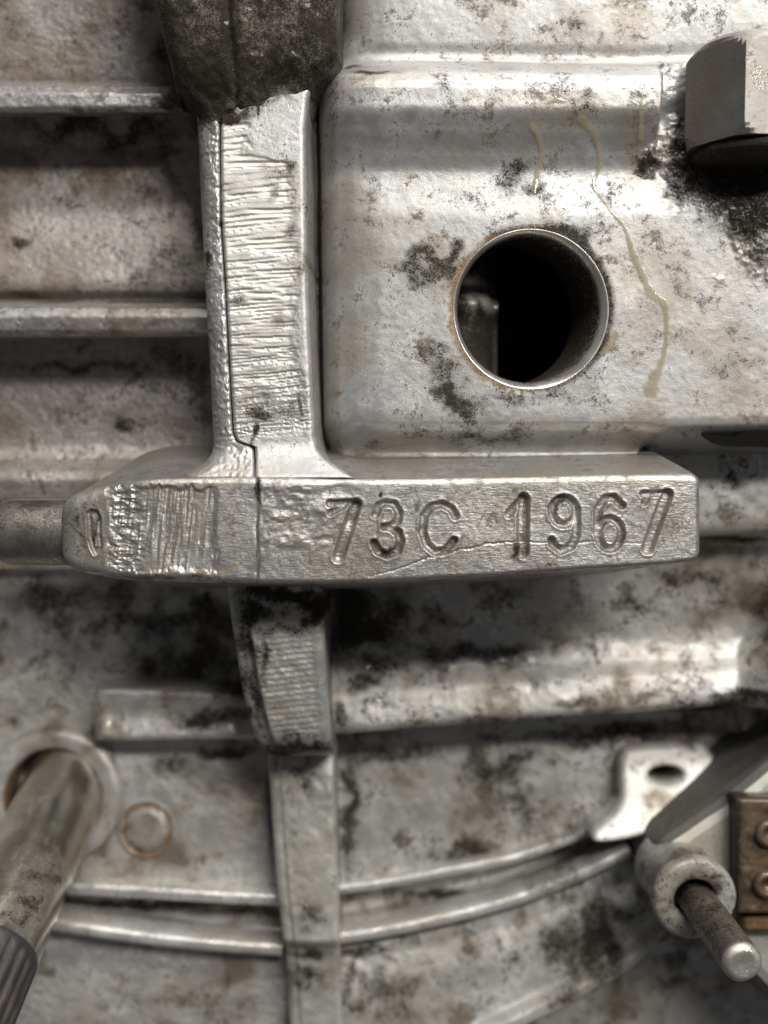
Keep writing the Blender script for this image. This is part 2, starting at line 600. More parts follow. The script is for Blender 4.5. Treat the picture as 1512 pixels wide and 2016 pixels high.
sweep_profile('rib', [(157, 33), (160, 25), (163, 21), (170, 18.4), (184, 17), (212, 17), (222, 18.2), (228, 21), (229, 25), (228, 35)],
              -420, 396, 300, 26, M['rib'], casing, rib_attr, end_round=24, rough=0.14, seed=21, step=2, soft=.7)
sweep_profile('rib', [(589, 34), (593, 26), (597, 22), (605, 19.4), (622, 18.4), (652, 18.8), (664, 21), (668, 25), (667, 37)],
              -420, 440, 310, 26, M['rib'], casing, rib_attr, rough=0.12, seed=22, step=2, soft=.7)

# ------------------------------------------------------------------ upper joint flange (two mating halves)
FY0, FY1 = 150, 942
f_left = [(150, 368), (210, 378), (480, 392), (640, 401), (870, 414), (892, 410), (910, 398), (925, 375), (942, 350)]
f_seam = [(150, 426), (210, 430), (430, 433), (560, 442), (700, 449), (850, 458), (868, 466), (880, 500), (942, 506)]
f_right = [(150, 620), (190, 606), (250, 601), (480, 604), (640, 609), (860, 620), (885, 626), (905, 642), (922, 668), (942, 700)]
step = 2.0
ny = int((FY1 - FY0) / step) + 1
v = np.linspace(FY0, FY1, ny)


def flange_depth(PY):
    return smooth_curve([(150, 6.3), (200, 6.1), (230, 6.0), (600, 5.4), (840, 5.0), (870, 4.9), (892, 4.3), (910, 3.2), (928, 1.9), (942, 1.0), (960, 1)], PY)


# left half: rounded, pebbly casting
nx = 48
u = np.linspace(0, 1, nx)
PX = curve(f_left, v)[:, None] * (1 - u) + (curve(f_seam, v)[:, None] - 1.5) * u
PY = np.repeat(v[:, None], nx, 1)
t = (PX - curve(f_left, v)[:, None])
ts = curve(f_seam, v)[:, None] - PX
D = flange_depth(PY) + 0.6 + edge_round(t, 46) * 1.0 + edge_round(ts, 9) * 1.2
D += 0.40 * (np.abs(fbm(PX, PY, 13, 3, 5) - 0.5) * 2) + 0.4 * (fbm(PX, PY, 40, 2, 9) - 0.5)
g = blobs(PX, PY, [(400, 505, 12, 18, .8), (432, 540, 10, 40, .35), (410, 222, 40, 24, .6), (432, 435, 6, 8, .9), (450, 830, 20, 30, .2)])
relief('flange_half', PX, PY, D, 5, M['flange'], casing,
       {'grime': g, 'wet': 0.45 * sstep(.45, .6, fbm(PX, PY, 50, 2, 3)), 'speck': 0.1 + 0 * PX, 'rust': blobs(PX, PY, [(385, 560, 16, 300, .36)])},  # reddish left edge carries the same painted reflection
       {'left': (-6, 0, 36, 14), 'right': (0, 0, 12, 2), 'top': (0, 0, 20, 2), 'bottom': (0, 0, 3, 2)})

# right half: coarse file marks across its face
nx = 96
u = np.linspace(0, 1, nx)
xs0, xs1 = curve(f_seam, v)[:, None] + 1.5, curve(f_right, v)[:, None]
PX = xs0 * (1 - u) + xs1 * u
PY = np.repeat(v[:, None], nx, 1)
t0, t1 = PX - xs0, xs1 - PX
D = flange_depth(PY) + edge_round(t0, 7) + edge_round(t1, 13)
wob = 16 * (fbm(PX, PY, 130, 2, 41) - .5) + 16 * (fbm(PX * 0.30, PY, 34, 2, 44) - .5)
slope = curve([(185, .10), (600, .13), (760, .2), (800, .42), (870, .55)], PY)
ph = (PY + slope * (PX - 440) + wob) / curve([(185, 17), (520, 13), (800, 10), (870, 7)], PY)
fr_ = ph - np.floor(ph)
cell = sstep(.25, .75, fbm(PX * .55, np.floor(ph) * 37.0, 26, 2, 12))
xlim = curve([(185, 478), (300, 478), (318, 560), (460, 575), (700, 572), (760, 590), (860, 600)], PY) + 10 * (cell - .5)
area = sstep(16, -8, PX - xlim + 14 * (fbm(PX, PY, 9, 2, 91) - .5)) * sstep(232, 244, PY) * sstep(872, 852, PY + .15 * (PX - 500))
scallop = (1 - np.where(fr_ < .82, fr_ / .82, (1 - fr_) / .18)) * (0.12 + 0.88 * cell ** 1.4)
D += area * (0.12 + 0.24 * scallop + 0.10 * (cell - .5)) + 0.07 * (1 - .7 * area) * (fbm(PX, PY, 7, 3, 2) - .5)
D += 0.35 * sstep(250, 215, PY) * sstep(470, 440, PX)
g = blobs(PX, PY, [(455, 215, 30, 22, .95), (530, 340, 35, 24, .4), (560, 330, 14, 24, .45), (525, 370, 20, 30, .42), (580, 450, 14, 26, .45), (590, 520, 14, 40, .45),
                   (545, 640, 16, 18, .5), (470, 590, 20, 14, .45), (515, 790, 80, 26, .36), (510, 815, 36, 18, .55), (560, 800, 50, 20, .45),
                   (590, 800, 8, 40, .5), (470, 212, 60, 22, .6), (540, 196, 70, 16, .45), (508, 200, 5, 30, .8), (500, 890, 6, 40, .7), (505, 850, 8, 20, .8), (603, 400, 3, 300, .32)])
relief('flange_half', PX, PY, D, 5, M['flange'], casing,
       {'grime': g, 'fresh': area * (0.5 + 0.5 * cell) * curve([(185, .9), (600, .9), (720, .35), (870, .4)], PY),
        'rust': blobs(PX, PY, [(585, 470, 18, 30, .35)]), 'speck': 0.1 * (1 - area)},
       {'right': (12, 0, 22, 12, .2), 'left': (0, 0, 14, 2), 'top': (0, 0, 20, 2), 'bottom': (0, 0, 3, 2)})

# greasy upper block of the flange
v = np.linspace(-358, 232, 240)
xl = smooth_curve([(-358, 214), (-70, 286), (0, 304), (60, 318), (120, 332), (160, 342), (185, 364), (205, 378), (232, 384)], v)
xr = smooth_curve([(-358, 690), (-70, 668), (40, 664), (100, 668), (130, 655), (170, 622), (205, 607), (232, 602)], v)
u = np.linspace(0, 1, 130)
PX = xl[:, None] * (1 - u) + xr[:, None] * u
PY = np.repeat(v[:, None], 130, 1)
D = smooth_curve([(-400, -4), (-70, -0.5), (60, 1.4), (120, 2.6), (155, 3.8), (182, 5.0), (205, 5.9), (232, 7.2)], PY + 40 * (fbm(PX, PY, 60, 3, 15) - .5) + 22 * sstep(440, 560, PX))
D = D + edge_round(PX - xl[:, None], 34) + edge_round(xr[:, None] - PX, 40) + 0.8 * (fbm(PX, PY, 24, 4, 61) - .5)
D += 0.5 * np.exp(-((PX - 452 - .06 * PY) / 7) ** 2)
g = 0.42 + blobs(PX, PY, [(430, 150, 120, 45, .40), (455, 60, 14, 90, .35), (350, 40, 30, 160, .22), (640, 90, 30, 60, .3), (390, 200, 50, 16, .6)]) \
    - blobs(PX, PY, [(560, 198, 60, 18, .35)])
relief('flange_cap', PX, PY, D, 4, M['wall'], casing,
       {'grime': g, 'wet': 0.15 * sstep(.5, .62, fbm(PX, PY, 40, 3, 70)), 'rust': blobs(PX, PY, [(480, 60, 160, 80, .26)])},
       {'left': (-4, 0, 34, 10), 'right': (10, 0, 22, 8), 'bottom': (0, 4, 12, 2)})

# ------------------------------------------------------------------ big raised housing on the right with the threaded hole
BX, BY, BRX, BRY = 1045, 609, 151, 156
HD = 9.0
PX, PY = lattice(618, 1858, -358, 912, 2.5)
prof = smooth_curve([(-70, 12.2), (60, 13.0), (84, 13.4), (98, 13.0), (118, 10.6), (150, 7.2), (185, 5.6), (215, 5.6), (255, 7.0),
                     (300, 9.0), (335, 9.9), (370, 9.6), (430, HD), (818, HD), (836, 9.2), (848, 10.2), (858, 12.2), (868, 15.5), (880, 21), (905, 30)], PY + 4 * np.sin(PX / 210.0) - 8 * sstep(900, 1300, PX) * sstep(330, 100, PY))
foot = smooth_curve([(800, HD), (830, 9.15), (844, 10.0), (856, 11.6), (866, 13.2), (876, 14.4), (886, 15.0), (896, 14.8), (906, 13.6), (912, 12.6)], PY)
fm = sstep(800, 836, PY) * sstep(1300, 1268, PX)
prof = prof * (1 - fm) + foot * fm
edge = smooth_curve([(618, 19.5), (626, 16.5), (640, 13.6), (665, 11.2), (700, 9.9), (750, 9.2), (820, 9.0), (900, 9.0)], PX - 8 * sstep(300, 880, PY) - 34 * sstep(130, 40, PY))
D = np.maximum(prof, prof + np.maximum(edge - 9.0, 0) * 0.95)
# round the lower left corner
D += 1.6 * np.exp(-(((PX - 640) / 50) ** 2 + ((PY - 862) / 26) ** 2))
D += 0.06 * (fbm(PX, PY, 9, 3, 33) - .5) + 0.07 * (fbm(PX, PY, 28, 2, 35) - .5) + 0.5 * (fbm(PX, PY, 150, 2, 36) - .5)
# the seat of the hexagon bolt: a machined step at the upper right
seat = sstep(1286, 1296, PX - 0.07 * (300 - PY)) * sstep(112, 124, PY) * sstep(318, 296, PY)
D = D * (1 - seat) + seat * (9.2 + 1.2 * sstep(180, 240, PY) + 0.25 * fbm(PX, PY, 12, 2, 8))
crust = blobs(PX, PY, [(1440, 360, 130, 60, 1), (1500, 440, 70, 110, .9), (1275, 320, 26, 22, .8), (1330, 290, 60, 40, .8), (1512, 350, 70, 90, 1)])
D -= sstep(.15, .5, crust) * (1.2 * np.abs(fbm(PX, PY, 10, 3, 52) - .35) + .3 * crust)
rr = np.hypot((PX - BX) / BRX, (PY - BY) / BRY)
ang = np.arctan2(PY - BY, PX - BX)
halo = np.exp(-((rr - 1.02) / 0.09) ** 2)
g = blobs(PX, PY, [(860, 505, 80, 36, .56), (820, 530, 46, 34, .45), (905, 790, 64, 40, .66), (885, 740, 60, 60, .46), (1150, 480, 44, 46, .62), (1010, 325, 28, 20, .5),
                   (1040, 360, 22, 22, .5), (1000, 345, 30, 40, .42), (1015, 780, 60, 26, .38), (1080, 780, 80, 20, .32), (1165, 735, 30, 40, .28),
                   (1270, 322, 26, 22, .85), (1350, 300, 60, 26, .8), (1440, 350, 125, 52, 1.0), (1505, 420, 60, 85, .9), (1390, 400, 70, 50, .5),
                   (1335, 245, 16, 40, .5), (860, 270, 20, 16, .4), (720, 60, 14, 10, .35), (1150, 40, 30, 24, .36), (1190, 60, 14, 14, .3),
                   (960, 862, 110, 12, .40), (690, 130, 40, 12, .52), (730, 146, 60, 7, .6), (660, 780, 18, 26, .25), (720, 845, 30, 16, .3), (1000, 130, 30, 10, .3),
                   (1140, 210, 26, 20, .3), (880, 180, 26, 14, .34), (1440, 700, 40, 60, .25), (1240, 610, 40, 26, .2), (1130, 95, 300, 8, .22)])
g = np.maximum(g, halo * (0.44 + 0.35 * (fbm(ang * 60, rr * 30, 20, 3, 4) - .5) + 0.12 * np.sin(ang * 1.0 + 2.2)))
g = np.maximum(g, 0.85 * np.exp(-((PX - 621 - .012 * (PY - 200)) / 6.0) ** 2) * sstep(120, 200, PY))
g = np.maximum(g, 0.28 * np.exp(-((PX - 652) / 16.0) ** 2) * sstep(400, 300, PY))
rust_tint = blobs(PX, PY, [(750, 590, 30, 30, .45), (665, 778, 8, 14, .8), (1222, 690, 18, 60, .42), (870, 600, 24, 60, .42), (905, 700, 24, 40, .5), (1010, 770, 60, 14, .46),
                      (730, 600, 60, 70, .3), (1010, 450, 50, 14, .45), (1340, 440, 60, 30, .36)])
rust_tint = np.maximum(rust_tint, np.exp(-((rr - 1.02) / 0.12) ** 2) * (0.50 + 0.22 * np.cos(ang - 2.9)))
wet = blobs(PX, PY, [(950, 150, 340, 26, .8), (720, 185, 50, 30, .9), (1310, 180, 40, 90, .9), (1290, 610, 30, 60, .6), (1000, 840, 500, 14, .6)]) * sstep(.40, .62, fbm(PX, PY, 34, 3, 17))
spk = 0.1 * (fbm(PX, PY, 200, 2, 99) - .5) * 8 * .5
R0 = 1.0
inside = rr < 1.0
snap = np.abs(rr - 1.0) < 0.013
PXs = np.where(snap, BX + (PX - BX) / rr, PX)
PYs = np.where(snap, BY + (PY - BY) / rr, PY)
cx_ = (PXs[:-1, :-1] + PXs[1:, 1:]) / 2
cy_ = (PYs[:-1, :-1] + PYs[1:, 1:]) / 2
keep = np.hypot((cx_ - BX) / BRX, (cy_ - BY) / BRY) > 1.0
flat_d = HD
D = np.where(rr < 1.12, flat_d + (D - flat_d) * sstep(1.0, 1.12, rr), D)
P = world_pts(PXs, PYs, D, HD)
housing = grid_object('bore_housing', P, M['box'], casing, {'grime': g, 'rust': rust_tint, 'wet': wet, 'speck': spk}, keep=keep)

# threaded hole: bright chamfer, thread turns, dark oily inside
def ring_stack(name, rows, mat, attrs=None, n=160):
    th = np.linspace(0, 2 * math.pi, n, endpoint=False)
    P = np.zeros((len(rows), n, 3))
    for i, (cx, cy, k, d) in enumerate(rows):
        P[i, :, 0] = X(BX, HD) + (cx * S) * 1.045 + X(756 + BRX * k, HD) * np.cos(th)
        P[i, :, 1] = d
        P[i, :, 2] = Z(BY, HD) - (cy * S) * 1.045 - Z(1008 + BRY * k, HD) * np.sin(th)
    return grid_object(name, P[::-1], mat, housing, attrs, wrap=True)


rows = []
for k, d in [(1.018, HD + .25), (1.016, HD - .05), (1.008, HD - .10), (0.992, HD + .05), (0.945, HD + .8), (0.94, HD + 1.1)]:
    rows.append((-3 * (d - HD), -0.6 * (d - HD), k, d))
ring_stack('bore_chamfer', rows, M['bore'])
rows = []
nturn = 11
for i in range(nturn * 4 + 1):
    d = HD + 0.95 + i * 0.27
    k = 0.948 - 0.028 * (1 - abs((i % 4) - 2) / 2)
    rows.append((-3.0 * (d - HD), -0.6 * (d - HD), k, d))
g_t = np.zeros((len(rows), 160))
g_t[::-1] = (0.5 + 0.4 * np.linspace(0, 1, len(rows)))[:, None]  # gets darker deeper into the hole
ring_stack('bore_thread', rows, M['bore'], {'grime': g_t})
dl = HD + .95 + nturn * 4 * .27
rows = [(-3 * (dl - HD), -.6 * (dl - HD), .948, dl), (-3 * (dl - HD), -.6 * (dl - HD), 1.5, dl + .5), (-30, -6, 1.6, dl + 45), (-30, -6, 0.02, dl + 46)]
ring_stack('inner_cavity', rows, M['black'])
# gear wheel edge glimpsed inside on the left
gv = []
gx = np.linspace(820, 984, 30)
gy = np.linspace(430, 800, 60)
PXg, PYg = np.meshgrid(gx, gy)
Dg = 23 + 5 * ((PXg - 900) / 90.0) ** 2 + 2.4 * np.exp(-((PYg - 555) / 22) ** 2) - 2.2 * np.exp(-((PYg - 600) / 20) ** 2) + 1.5 * np.exp(-((PXg - 975) / 8) ** 2)
steel = plain('oily_gear_steel', (0.07, 0.07, 0.072), 0.3, 0.9, coat=0.2)
relief('gear_flank', PXg, PYg, Dg, 23, M['bore'], housing, {'grime': .75 - blobs(PXg, PYg, [(940, 560, 34, 20, .8), (960, 590, 30, 14, .6), (920, 600, 16, 26, .5)]), 'fresh': blobs(PXg, PYg, [(940, 560, 40, 26, 1)])}, {'right': (0, 0, 44, 2)})  # pale spot painted on the flank stands in for light falling inside

# ------------------------------------------------------------------ stamped number pad
def cz(lst, ox, oy, k):
    return [(ox + a * k, oy + b * k) for a, b in lst]


def ell(cx, cy, rx, ry, a0=0, a1=2 * math.pi, n=26):
    return [(cx + rx * math.cos(a), cy + ry * math.sin(a)) for a in np.linspace(a0, a1, n)]


K1, K2 = 0.2646, 0.2778
strokes = [
    (cz([(185, 345), (385, 338)], 600, 900, K1), 9), (cz([(380, 350), (250, 745)], 600, 900, K1), 13), (cz([(190, 415), (290, 360)], 600, 900, K1), 8),
    (cz([(525, 430), (548, 365), (600, 342), (665, 350), (700, 410), (690, 480), (640, 518), (590, 520)], 600, 900, K1), 9),
    (cz([(640, 525), (695, 560), (712, 630), (690, 700), (610, 730), (545, 700), (515, 640)], 600, 900, K1), 9.5),
    (cz([(1122, 440), (1090, 385), (1020, 350), (940, 370), (885, 440), (876, 560), (905, 650), (970, 708), (1050, 695), (1110, 620)], 600, 900, K1), 9),
    (cz([(80, 405), (170, 300)], 980, 900, K2), 9), (cz([(182, 295), (178, 680)], 980, 900, K2), 13),
    (cz(ell(470, 385, 85, 95), 980, 900, K2), 9), (cz([(558, 370), (556, 560), (520, 635), (450, 665), (390, 620), (382, 590)], 980, 900, K2), 9),
    (cz(ell(795, 545, 82, 108), 980, 900, K2), 9), (cz([(706, 540), (712, 370), (760, 292), (820, 286), (880, 345)], 980, 900, K2), 9),
    (cz([(1030, 262), (1205, 255)], 980, 900, K2), 8), (cz([(1200, 265), (1062, 650)], 980, 900, K2), 13), (cz([(1035, 330), (1065, 275)], 980, 900, K2), 7),
    (cz([(252, 400), (268, 388), (306, 395), (322, 430), (324, 560), (332, 640), (300, 680), (278, 640), (258, 560), (252, 400)], 100, 900, K2), 6.5),
]
px0, px1 = 98, 1380
nxp = 800
xs = np.linspace(px0, px1, nxp)
top = smooth_curve([(98, 1000), (112, 982), (158, 962), (215, 950), (300, 941), (460, 938), (700, 942), (1000, 938), (1360, 932), (1380, 940)], xs)
bot = smooth_curve([(98, 1088), (114, 1112), (165, 1132), (230, 1141), (420, 1149), (640, 1149), (900, 1138), (1140, 1122), (1358, 1106), (1372, 1099), (1380, 1090)], xs)
nyp = 150
vv = np.linspace(0, 1, nyp)
PX = np.repeat(xs[None, :], nyp, 0)
PY = top[None, :] * (1 - vv[:, None]) + bot[None, :] * vv[:, None]
tt, tb = PY - top[None, :], bot[None, :] - PY
D = 0 * PX
D += edge_round(tt, 14 + 20 * sstep(300, 180, PX)) + edge_round(tb, 10 + 14 * sstep(560, 300, PX))
D += edge_round(PX - px0, 50) * 1.1 + edge_round(px1 - PX, 14)
D += 1.4 * sstep(330, 150, PX)
D += 0.09 * (fbm(PX, PY, 11, 4, 201) - .5) + 0.5 * (fbm(PX, PY, 120, 2, 203) - .5)
# step and joint line between the two casting halves
D += 0.30 * sstep(512, 504, PX) + 0.28 * np.exp(-((PX - 507 - 3 * np.sin(PY / 17)) / 2.6) ** 2) * (0.4 + 0.6 * sstep(990, 950, PY))
# dressed (filed, hammered) patches
ja = 40 * (fbm(PX * 2, PY, 26, 3, 7) - .5)
file_area = sstep(205, 232, PX + ja) * sstep(432, 414, PX + ja * .6) * sstep(956, 966, PY + ja * .7) * sstep(1130, 1118, PY + ja * .5)
ridges = (fbm((PX + 0.12 * PY), PY * 0.07, 5.0, 4, 301) - .5) * sstep(.25, .6, fbm(PX, PY, 30, 3, 305))
chat = fbm(PX * .5, PY, 7, 3, 302) - .5
lf = sstep(300, 245, PX)
D += file_area * (0.35 + 0.55 * ridges * (1 - .3 * lf) + 0.9 * lf * chat)
ham = sstep(510, 520, PX) * sstep(690, 640, PX) * sstep(948, 962, PY) * sstep(1100, 1060, PY)
D += ham * 0.6 * (fbm(PX + .4 * PY, PY * 1.5, 34, 3, 303) - .5)
tri = np.exp(-(((PX - 670) / 34) ** 2 + ((PY - 962) / 22) ** 2))
D += 0.45 * tri
# stamped characters: V shaped cuts with thrown-up lips
cut = np.zeros_like(PX)
lip = np.zeros_like(PX)
for pts, hw in strokes:
    d_ = dist_poly(PX, PY, pts)
    hwx = hw
    dep = 0.05 * hwx * sstep(0, 1, np.clip((1 - d_ / hwx) * 1.9, 0, 1)) + 0.012 * hwx * np.clip(1 - d_ / hwx, 0, 1)
    cut = np.maximum(cut, dep)
    lip = np.maximum(lip, np.exp(-((d_ - hwx * 1.15) / 3.0) ** 2))
depth_var = 0.9 + 0.6 * (fbm(PX, PY, 40, 2, 71) - .5) + 0.5 * blobs(PX, PY, [(775, 1060, 30, 40, 1), (1020, 1080, 14, 20, .8), (1100, 990, 30, 30, .5)])
inc = sstep(0.02, 0.12, cut)
D += cut * depth_var * 2.1 - 0.06 * lip * (1 - inc)
D += inc * 0.10 * (fbm(PX - PY * .4, PY * 3, 8, 2, 72) - .5)
# hairline crack
crack = [(728, 1134), (760, 1128), (790, 1118), (815, 1108), (830, 1102), (860, 1096), (885, 1090), (905, 1082), (930, 1080), (955, 1072), (990, 1068), (1010, 1067), (1060, 1068),
         (1090, 1069), (1150, 1068), (1195, 1066), (1230, 1070), (1262, 1071)]
crk = np.exp(-(dist_poly(PX + 3 * (fbm(PX, PY, 8, 2, 9) - .5), PY + 6 * (fbm(PX, PY, 9, 3, 10) - .5), crack) / 1.5) ** 2) * curve([(700, .2), (800, .8), (960, 1), (1010, .8), (1150, .4), (1262, .2)], PX)
D += 0.17 * crk
g = np.maximum(crk * 0.35, blobs(PX, PY, [(508, 962, 8, 26, .75), (150, 1050, 22, 80, .36), (180, 1045, 8, 40, .55), (770, 1075, 26, 24, .45), (760, 1092, 30, 12, .5), (1020, 1080, 10, 14, .7),
                                         (1100, 990, 26, 20, .35), (747, 975, 4, 6, 1), (700, 992, 12, 10, .5), (300, 1138, 200, 7, .38), (1080, 1108, 60, 8, .3), (506, 1060, 3, 80, .4)]))
g = np.maximum(g, inc * 0.20 * (0.6 + .8 * fbm(PX, PY, 30, 2, 74)))
rust_tint = blobs(PX, PY, [(440, 1120, 26, 7, .85), (395, 1130, 22, 5, .8), (462, 1112, 14, 7, .85)])
fresh_lit = np.maximum(file_area * (0.08 + 0.9 * np.clip(ridges * 2.4 + lf * chat * 2, 0, 1)), 0.35 * np.exp(-(tt - 12) ** 2 / 60.0))  # also paler along the top edge
fresh_lit = np.maximum(fresh_lit, inc * 0.6 * fbm(PX, PY, 6, 2, 73))
pad = relief('number_pad', PX, PY, D, 0, M['pad'], casing,
             {'grime': g, 'rust': rust_tint, 'fresh': fresh_lit, 'speck': .2 * (1 - file_area)},
             {'left': (-3, 0, 9, 5), 'right': (-2, 0, 18, 8), 'top': (0, -80, 24, 22, .12), 'bottom': (0, 30, 26, 10, .25)})
# pull the back corners of the top face in (the pad's plan is tapered)
me = pad.data
co = np.zeros(len(me.vertices) * 3, np.float32)
me.vertices.foreach_get("co", co)
co = co.reshape(-1, 3)
dep = np.clip((co[:, 1] / MM - 3) / 21.0, 0, 1)
rgt = float(X(1180, 0)) * MM
lft = float(X(300, 0)) * MM
co[:, 0] = np.where(co[:, 0] > rgt, co[:, 0] - dep * (co[:, 0] - rgt) * 0.30, co[:, 0])
co[:, 0] = np.where(co[:, 0] < lft, co[:, 0] + dep * 0.45 * (lft - co[:, 0]), co[:, 0])
me.vertices.foreach_set("co", co.ravel())
me.update()

# ------------------------------------------------------------------ lower joint flange
v = np.linspace(1090, 1520, 190)
xl = smooth_curve([(1090, 436), (1150, 446), (1300, 464), (1420, 484), (1500, 508), (1520, 520)], v)
xr = smooth_curve([(1090, 636), (1150, 638), (1300, 640), (1450, 648), (1520, 655)], v)
u = np.linspace(0, 1, 90)
PX = xl[:, None] * (1 - u) + xr[:, None] * u
PY = np.repeat(v[:, None], 90, 1)
D = smooth_curve([(1090, 14), (1150, 15), (1300, 17.5), (1430, 21), (1490, 25), (1520, 33)], PY)
t0, t1 = PX - xl[:, None], xr[:, None] - PX
D += 1.8 * sstep(42, 30, t0) + edge_round(t0, 14) + edge_round(t1, 16)
ph = (PY + .12 * (PX - 500) + 5 * (fbm(PX, PY, 60, 2, 401) - .5)) / 12.0
fr_ = ph - np.floor(ph)
area = sstep(1225, 1270, PY) * sstep(1470, 1430, PY) * sstep(38, 50, t0) * sstep(14, 30, t1)
cell = vnoise(np.floor(ph) * 3.1, np.floor(PX / 70.0), 5)
D += area * 0.30 * (1 - fr_) * (0.4 + .8 * cell) + 0.4 * (fbm(PX, PY, 16, 3, 402) - .5)
g = blobs(PX, PY, [(500, 1200, 34, 26, .5), (590, 1190, 45, 46, .62), (560, 1165, 90, 18, .55), (480, 1260, 24, 60, .42), (490, 1380, 22, 90, .40), (580, 1480, 80, 30, .5), (560, 1240, 60, 20, .3), (520, 1300, 14, 60, .35),
                   (540, 1505, 80, 20, .6)])
relief('flange_tail', PX, PY, D, 18, M['lowflange'], casing,
       {'grime': g * 1.15 + .06, 'rust': blobs(PX, PY, [(500, 1290, 16, 60, .42)]), 'fresh': area * .35},
       {'left': (-4, 0, 62, 8, .35), 'right': (4, 0, 62, 8, .3), 'bottom': (0, 5, 50, 4), 'top': (0, -10, 26, 2)})

v = np.linspace(1490, 2400, 230)
xl = smooth_curve([(1490, 524), (1560, 530), (1760, 545), (1860, 556), (2090, 566), (2400, 580)], v)
xr = smooth_curve([(1490, 658), (1600, 662), (1860, 668), (2090, 672), (2400, 680)], v)
u = np.linspace(0, 1, 50)
PX = xl[:, None] * (1 - u) + xr[:, None] * u
PY = np.repeat(v[:, None], 50, 1)
D = smooth_curve([(1490, 40), (1530, 38.5), (1700, 38), (1850, 38), (1880, 41), (2090, 45), (2400, 50)], PY)
t0, t1 = PX - xl[:, None], xr[:, None] - PX
D += edge_round(t0, 16) + edge_round(t1, 14) + 0.5 * sstep(26, 20, t0) + 0.5 * (fbm(PX, PY, 24, 3, 411) - .5)
g = blobs(PX, PY, [(600, 1800, 30, 24, .42), (600, 1540, 40, 20, .3), (600, 1885, 60, 16, .5), (585, 1960, 40, 50, .52), (640, 1960, 30, 40, .35), (575, 1640, 12, 20, .35)])
relief('flange_tail', PX, PY, D, 38, M['lowflange'], casing, {'grime': g},
       {'left': (-3, 0, 62, 7, .35), 'right': (3, 0, 62, 7, .3), 'top': (0, -4, 52, 3, .3)})

# ------------------------------------------------------------------ lower left wall, ledge, ring boss
def lowleft_attr(PX, PY):
    g = blobs(PX, PY, [(300, 1230, 260, 80, .44), (400, 1320, 140, 70, .46), (100, 1200, 120, 50, .42), (440, 1480, 60, 14, .6), (330, 1510, 60, 24, .36), (420, 1400, 60, 20, .5), (30, 1400, 60, 30, .3),  # large blobs below the pad darken its shadow in colour
                       (340, 1780, 220, 14, .55), (440, 1790, 100, 14, .4), (420, 1960, 140, 60, .28), (280, 1950, 120, 70, .24), (535, 1600, 10, 150, .4)])
    r = blobs(PX, PY, [(90, 1400, 60, 26, .4), (200, 1190, 120, 40, .36), (520, 1620, 14, 120, .3)])
    return {'grime': g, 'rust': r}


lw = [(1000, 36), (1100, 42), (1200, 47), (1300, 49), (1400, 50), (1470, 50), (1600, 49), (1740, 49), (1768, 54), (1790, 54.5), (1830, 50), (1860, 49.5), (1960, 50), (2110, 52), (2420, 56)]
sweep_profile('case_wall', lw, -420, 580, 290, 50, M['low'], casing, lowleft_attr, rough=0.25, seed=51, step=3,
              warp=lambda a, b, z, d: (z, d + 7 * sstep(13.2, 11.6, np.hypot(X(a, 50) - X(112, 49), z - Z(1562, 49)))))
# ledge
xs = np.linspace(184, 520, 110)
vv = np.linspace(0, 1, 46)
PX = np.repeat(xs[None, :], 46, 0)
PY = (1356 + 10 * sstep(184, 520, xs))[None, :] * (1 - vv[:, None]) + (1460 - 4 * sstep(184, 520, xs))[None, :] * vv[:, None]
D = 41 + edge_round(PX - 184, 20) + edge_round(vv[:, None] * 100 + 0 * PX, 12) + edge_round((1 - vv[:, None]) * 100 + 0 * PX, 14) \
    + 1.2 * np.exp(-((vv[:, None] - .5) / .3) ** 2) * sstep(190, 220, PX) + .4 * (fbm(PX, PY, 26, 3, 7) - .5)
relief('ledge', PX, PY, D, 41, M['low'], casing,
       {'grime': blobs(PX, PY, [(410, 1412, 70, 16, .6), (450, 1375, 60, 20, .4)]), 'rust': blobs(PX, PY, [(430, 1360, 70, 20, .5)]), 'wet': 0.5 + 0 * PX},
       {'left': (-2, 0, 54, 5), 'top': (0, -26, 54, 6), 'bottom': (0, 4, 54, 4)})
# curved bars below
sweep_path('curved_rib', [(-380, 1690), (60, 1728), (150, 1735), (300, 1743), (450, 1752), (560, 1757)], 17, 5.2, 50, M['ridge'], casing, {'wet': lambda a, b: 0.45 + 0 * a})
sweep_path('curved_rib', [(-380, 1735), (60, 1792), (150, 1806), (300, 1828), (450, 1843), (560, 1850)], 18, 6.4, 50, M['ridge'], casing, {'wet': lambda a, b: 0.45 + 0 * a})
# ring boss round the shaft
BO = W(112, 1562, 49)
prof = [(-3, 15.2), (1.6, 14.4), (3.0, 14.0), (3.6, 13.4), (3.7, 12.4), (3.6, 11.0), (3.2, 10.2), (2.2, 9.8), (-2, 9.6), (-16, 9.5)]


def boss_attr(P):
    ang = np.arctan2(P[..., 2] - BO[2], P[..., 0] - BO[0])
    rad = np.hypot(P[..., 2] - BO[2], P[..., 0] - BO[0])
    return {'rust': 0.7 * sstep(10.5, 9.9, rad), 'grime': 0.25 * sstep(10.5, 9.9, rad) + 0 * ang}


lathe('ring_boss', BO, (0.05, -1, 0.02), prof, M['low'], casing, 96, boss_attr)
# round core mark pressed in the wall
CO = W(288, 1632, 48.8)


def mark_attr(P):
    rad = np.hypot(P[..., 2] - CO[2], P[..., 0] - CO[0])
    return {'rust': 0.95 * np.exp(-((rad - 5.2) / .9) ** 2), 'grime': 0.12 * np.exp(-((rad - 5.3) / .6) ** 2)}


lathe('core_mark', CO, (0, -1, 0), [(-1, 6.4), (.35, 6.0), (.45, 5.7), (-.3, 5.3), (-.3, 4.9), (.5, 4.5), (.6, 3), (.6, .01)], M['low'], casing, 64, mark_attr)

